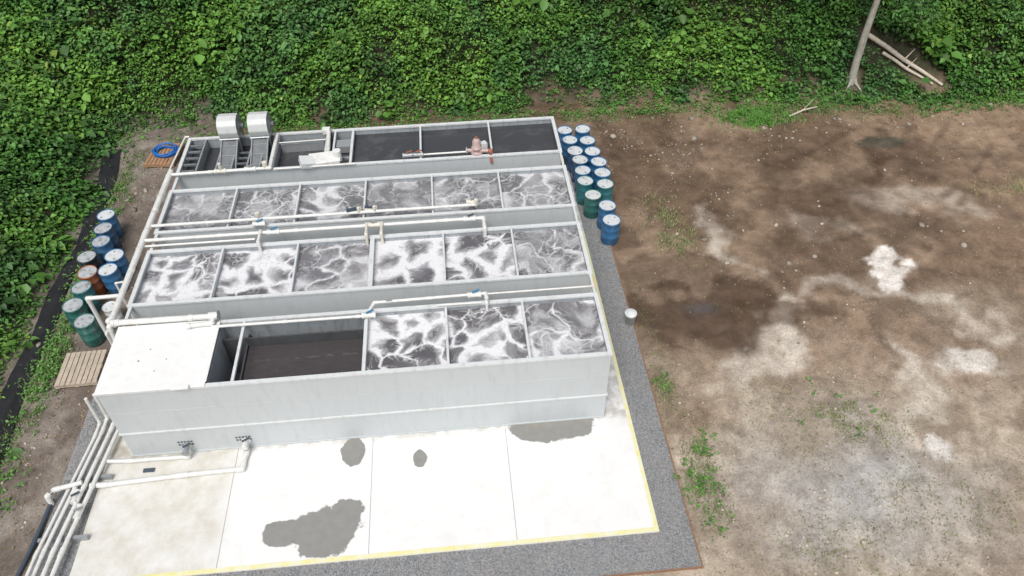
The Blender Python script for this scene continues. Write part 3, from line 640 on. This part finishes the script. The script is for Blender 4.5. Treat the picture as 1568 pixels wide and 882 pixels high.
# ------------------------------------------------------------------ grass
def blades(name,patches):
    Ps=[];Cs=[]
    for cx,cy,rx,ry,nb,hh,c in patches:
        q=RNG.normal(0,.5,(nb,2)); kx=cx+q[:,0]*rx; ky=cy+q[:,1]*ry
        cl=fbm(kx*3,ky*3,100,2); m=cl>RNG.uniform(.3,.7,nb); kx=kx[m];ky=ky[m]; nb=len(kx)
        z=terr(kx,ky); a=RNG.uniform(0,6.28,nb); h=hh*RNG.uniform(.5,1.3,nb); w=.008+.009*RNG.random(nb); ln=RNG.uniform(.2,1.1,nb)*h
        b0=np.stack([kx-np.sin(a)*w,ky+np.cos(a)*w,z],1); b1=np.stack([kx+np.sin(a)*w,ky-np.cos(a)*w,z],1)
        tp=np.stack([kx+np.cos(a)*ln,ky+np.sin(a)*ln,z+h],1)
        Ps.append(np.stack([b0,b1,tp],1).reshape(-1,3)); cc=np.array(c)[None]*RNG.uniform(.6,1.5,nb)[:,None]; Cs.append(np.repeat(cc,3,0))
    V=np.concatenate(Ps);c=np.concatenate(Cs); return npmesh(name,V,np.arange(len(V)).reshape(-1,3),c,'grass',3)
gcol=(.14,.21,.07); dcol=(.22,.25,.11); lush=(.12,.29,.05)
blades('grass',[(15.3,8.2,.8,1.0,2600,.07,dcol),(15.7,6.9,.8,1.1,2600,.07,dcol),(13.8,.9,.4,.6,500,.10,dcol),(14.05,-2.4,.5,1.0,900,.10,gcol),(14.3,-1.3,.6,.9,500,.08,dcol),(17.5,-.6,3,1.6,3400,.05,dcol),
 (18.5,-.8,1.2,.9,2200,.06,dcol),(20.6,13.7,1.4,.6,7000,.18,lush),(23,14.0,2.2,.5,1500,.12,gcol),(28.2,8.4,1.6,.8,1500,.07,dcol),(28,13.6,4,.6,2000,.13,gcol),(15.5,14.4,4,.6,1200,.12,gcol),(8,14.3,7,.5,2500,.16,gcol),
 (-3.2,3.3,.5,1.6,1400,.14,gcol),(-3.3,0,.6,3,1300,.12,gcol),(16.5,-4.3,2,1,1400,.06,dcol),(20,-3.4,3,1.4,1800,.06,dcol),(19,5.5,6,6,2400,.04,dcol),(13.9,1.0,.35,6,900,.06,gcol),(-3.3,12,.6,3,1500,.16,gcol)])
wl=[];
for cx,cy,rx,ry,nn in [(14.0,-2.3,.4,.9,30),(14.3,-1.2,.3,.4,12),(-3.2,3.4,.35,1.5,150),(-3.35,7.5,.3,4,200),(-3.2,-1,.5,2,80),(20.6,13.8,1.3,.5,120),(24,14.5,4,.4,200),(15,14.8,4,.35,160),(18.2,-.6,1.4,.9,8),(5,14.6,7,.4,220),(29,13.6,3,.4,120),(13.8,1,.25,.4,8)]:
    q=RNG.normal(0,.6,(nn,2)); wl.append(np.stack([cx+q[:,0]*rx,cy+q[:,1]*ry],1))
wl=np.concatenate(wl); xi=np.repeat(np.arange(len(wl)),6); N=len(xi); az=RNG.uniform(0,6.28,N)
P=np.stack([wl[xi,0]+.04*np.cos(az),wl[xi,1]+.04*np.sin(az),terr(wl[xi,0],wl[xi,1])+RNG.uniform(.02,.14,N)],1)
L=RNG.uniform(.05,.12,N)
leaves('weeds',P,az,RNG.uniform(-.3,.5,N),RNG.uniform(-.4,.4,N),L,L*.6,np.array([[.11,.24,.05]])*RNG.uniform(.6,1.4,N)[:,None])
# dead leaf litter on the soil
N=1500; lx_=np.concatenate([RNG.uniform(-3.6,-1.6,600),RNG.uniform(13.6,31,900)]); ly_=np.concatenate([RNG.uniform(-6,14,600),14.1-np.abs(RNG.normal(0,3.0,900))])
leaves('leaf_litter',np.stack([lx_,ly_,terr(lx_,ly_)+.015],1),RNG.uniform(0,6.28,N),RNG.uniform(-.1,.2,N),RNG.uniform(-.3,.3,N),RNG.uniform(.04,.10,N),RNG.uniform(.02,.05,N),np.array([[.33,.22,.12]])*RNG.uniform(.4,1.4,N)[:,None])

# ------------------------------------------------------------------ stones
ph=(1+5**.5)/2
IV=np.array([(-1,ph,0),(1,ph,0),(-1,-ph,0),(1,-ph,0),(0,-1,ph),(0,1,ph),(0,-1,-ph),(0,1,-ph),(ph,0,-1),(ph,0,1),(-ph,0,-1),(-ph,0,1)])/1.9
IF=np.array([(0,11,5),(0,5,1),(0,1,7),(0,7,10),(0,10,11),(1,5,9),(5,11,4),(11,10,2),(10,7,6),(7,1,8),(3,9,4),(3,4,2),(3,2,6),(3,6,8),(3,8,9),(4,9,5),(2,4,11),(6,2,10),(8,6,7),(9,8,1)])
def stones(name,x,y,z,r,col):
    N=len(x); J=IV[None]*(1+RNG.uniform(-.28,.28,(N,12,1))); J=J*RNG.uniform(.6,1.15,(N,1,3))*np.array([1,1,.65]); a=RNG.uniform(0,6.28,N)
    ca,sa=np.cos(a)[:,None],np.sin(a)[:,None]; V=np.stack([J[:,:,0]*ca-J[:,:,1]*sa,J[:,:,0]*sa+J[:,:,1]*ca,J[:,:,2]],2)*r[:,None,None]+np.stack([x,y,z],1)[:,None,:]
    F=(np.arange(N)[:,None,None]*12+IF[None]).reshape(-1,3); npmesh(name,V.reshape(-1,3),F,np.repeat(col,12,0),'stone',3)
xs_=[];ys_=[]
for x0,x1,y0,y1,nn in [(13.6,31,-5,14.3,3000),(14.2,18.0,6.5,13.5,900),(19,31,12.2,14.2,700),(-4,-.8,-7,14,2600),(13.9,20,-5,1,2200),(0,13,11.5,14.6,500)]:
    xs_.append(RNG.uniform(x0,x1,nn)); ys_.append(RNG.uniform(y0,y1,nn))
x=np.concatenate(xs_);y=np.concatenate(ys_); m=(fbm(x*.8,y*.8,110,3)>RNG.uniform(.25,.7,len(x)))&(np.hypot((x-16)/2,(y-3.6)/1)>1); m&=~((x<-.6)&(x>-1.6)&(y<3)); x=x[m];y=y[m]
bigm=(RNG.random(len(x))<.03)&(y>4)
r=.010+.045*RNG.random(len(x))**4+np.where(bigm,RNG.uniform(.03,.11,len(x)),0)
tone=RNG.uniform(.55,1.35,len(x))[:,None]*np.where(y<4,1.15,.95)[:,None]
stones('scattered_stones',x,y,terr(x,y)+r*.2,r,np.array([[.38,.33,.27]])*tone)
nn=9000; x=np.concatenate([RNG.uniform(12.72,13.43,nn),RNG.uniform(-1.5,12.7,int(nn*.9)),RNG.uniform(-1.55,-.68,2500)]); y=np.concatenate([RNG.uniform(-4.2,7,nn),RNG.uniform(-4.22,-3.36,int(nn*.9)),RNG.uniform(-3.3,2.9,2500)])
r=RNG.uniform(.010,.022,len(x)); stones('gravel',x,y,np.full(len(x),-.03),r,np.array([[.28,.285,.29]])*RNG.uniform(.6,1.35,len(x))[:,None])

# ------------------------------------------------------------------ trees
def limb(b,pts,rs,k='bark',n=10):
    for i in range(len(pts)-1): b.cyl(pts[i],pts[i+1],rs[i],k,r2=rs[i+1],n=n,cap=False)
    for i in range(1,len(pts)-1): b.sph(pts[i],rs[i]*1.0,k,n=n,m=5)
def tree(x,y,hgt,lean,cr,seed,crown0=.55,tr=.125):
    rg=np.random.default_rng(seed); e=empty('broadleaf_tree'); z=float(terr(np.array([x]),np.array([y]))[0])-.2; b=MB()
    pts=[Vector((x,y,z))]; nseg=10; rs=[tr*1.35]
    for i in range(1,nseg+1):
        t=i/nseg; pts.append(Vector((x+lean[0]*t*hgt+.10*math.sin(t*7+seed)-.10*math.sin(seed),y+lean[1]*t*hgt+.06*math.cos(t*6)-.06,z+hgt*t))); rs.append(tr*(1-t)+.035)
    limb(b,pts,rs)
    for a in range(5): t=a*1.3+seed; limb(b,[pts[0]+Vector((0,0,.55)),pts[0]+Vector((math.cos(t)*.2,math.sin(t)*.2,.18)),pts[0]+Vector((math.cos(t)*.55,math.sin(t)*.55,-.05))],[.08,.06,.02])
    tips=[]
    for i in range(16):
        t=crown0+(1-crown0)*i/16; k=min(int(t*nseg),nseg-1); p=pts[k].lerp(pts[k+1],t*nseg-k); a=i*2.4+rg.uniform(-.4,.4); l=cr*rg.uniform(.6,1.05)*(1-.45*(t-crown0)/(1-crown0))
        q=p+Vector((math.cos(a)*l*.5,math.sin(a)*l*.5,l*.25)); w=p+Vector((math.cos(a)*l,math.sin(a)*l,l*.38)); limb(b,[p,q,w],[.06,.04,.015],n=7); tips+=[q,w]
        for s in range(2):
            a2=a+rg.uniform(-1,1); l2=l*.4; w2=q+Vector((math.cos(a2)*l2,math.sin(a2)*l2,l2*.4)); limb(b,[q,w2],[.03,.012],n=5); tips.append(w2)
    if crown0>.5:
        p=pts[4]; q=p+Vector((.8,-.2,.1)); w=p+Vector((1.6,-.5,-.9)); limb(b,[p,q,w],[.045,.03,.012],n=7); tips+=[w,w+Vector((-.3,.1,.15))]
    tips.append(pts[-1]); b.obj('trunk_and_limbs',e)
    C_=[];
    for tp in tips:
        for s in range(2): C_.append((tp.x+rg.normal(0,.25),tp.y+rg.normal(0,.25),tp.z+rg.normal(.1,.2)))
    C_=np.array(C_); nl=100; xi=np.repeat(np.arange(len(C_)),nl); N=len(xi); q=rg.normal(0,1,(N,3))*np.array([.42,.42,.22]); P=C_[xi]+q
    L=rg.uniform(.14,.26,N); tn=rg.uniform(.6,1.4,len(C_))[xi]*rg.uniform(.7,1.3,N); o=leaves('crown',P,rg.uniform(0,6.28,N),rg.uniform(-.9,.2,N),rg.uniform(-.6,.6,N),L,L*.5,np.array([[.075,.19,.038]])*tn[:,None]); o.parent=e
tree(25.1,15.4,11,(-.045,.0),3.2,4,.62)
tree(18.5,21.0,10,(-.02,-.02),3.4,9,.45,.2)
tree(30.5,20.5,11,(.02,-.02),3.6,15,.45,.2)
def log(name,a,c,r,up=.05):
    b=MB(); a=Vector(a);c=Vector(c); pts=[a.lerp(c,t)+Vector((.04*math.sin(t*9),0,up*math.sin(t*3.14))) for t in (0,.25,.5,.75,1)]; limb(b,pts,[r,r*.95,r*.85,r*.7,r*.5],'log'); b.cyl(pts[0]-(pts[1]-pts[0])*.01,pts[0],r,'log'); b.cyl(pts[-1],pts[-1]+(pts[-1]-pts[-2])*.01,r*.5,'log')
    q=pts[2]; limb(b,[q,q+Vector((.25,.12,.2)),q+Vector((.4,.15,.38))],[r*.4,r*.25,.01],'log',6); b.obj(name)
def tz(x,y,o=.1): return (x,y,float(terr(np.array([x]),np.array([y]))[0])+o)
log('fallen_log',tz(25.9,16.6,.4),tz(28.6,14.7,.12),.10,.0); log('fallen_log',tz(26.4,16.0,.3),tz(28.2,14.75,.12),.07,-.02)
log('fallen_log',tz(21.9,13.6,.06),tz(23.2,14.1,.12),.04)

# ------------------------------------------------------------------ light, camera
el,azs=math.radians(58),math.radians(200)
W=bpy.data.worlds.new('World'); S.world=W; W.use_nodes=True; nt=W.node_tree; bg=nt.nodes['Background']
sky=nd(nt,'ShaderNodeTexSky',sky_type='NISHITA'); sky.sun_disc=False; sky.sun_elevation=el; sky.sun_rotation=azs; sky.air_density=1; sky.dust_density=3; sky.ozone_density=.6
hs=nd(nt,'ShaderNodeHueSaturation'); hs.inputs['Saturation'].default_value=.35; nt.links.new(sky.outputs[0],hs.inputs['Color']); nt.links.new(hs.outputs[0],bg.inputs['Color']); bg.inputs['Strength'].default_value=.15
sl=bpy.data.lights.new('sun','SUN'); sl.energy=1.9; sl.angle=math.radians(26); sl.color=(1,.97,.93); so=bpy.data.objects.new('sun',sl); S.collection.objects.link(so)
dv=Vector((math.sin(azs)*math.cos(el),math.cos(azs)*math.cos(el),math.sin(el))); so.rotation_euler=dv.to_track_quat('Z','Y').to_euler()
cam=bpy.data.cameras.new('camera'); co=bpy.data.objects.new('camera',cam); S.collection.objects.link(co); S.camera=co
cam.sensor_width=36; cam.lens=1181.527/1568*36; cam.clip_end=2000
pi_,ya,ro=0.7731,0.08605,-0.01293
fw=Vector((math.sin(ya)*math.cos(pi_),math.cos(ya)*math.cos(pi_),-math.sin(pi_))); rt=Vector((math.cos(ya),-math.sin(ya),0)); up=rt.cross(fw)
r2=rt*math.cos(ro)+up*math.sin(ro); u2=-rt*math.sin(ro)+up*math.cos(ro)
R=Matrix((r2,u2,-fw)).transposed(); co.matrix_world=Matrix.Translation((8.60839,-11.84543,16.5548))@R.to_4x4()
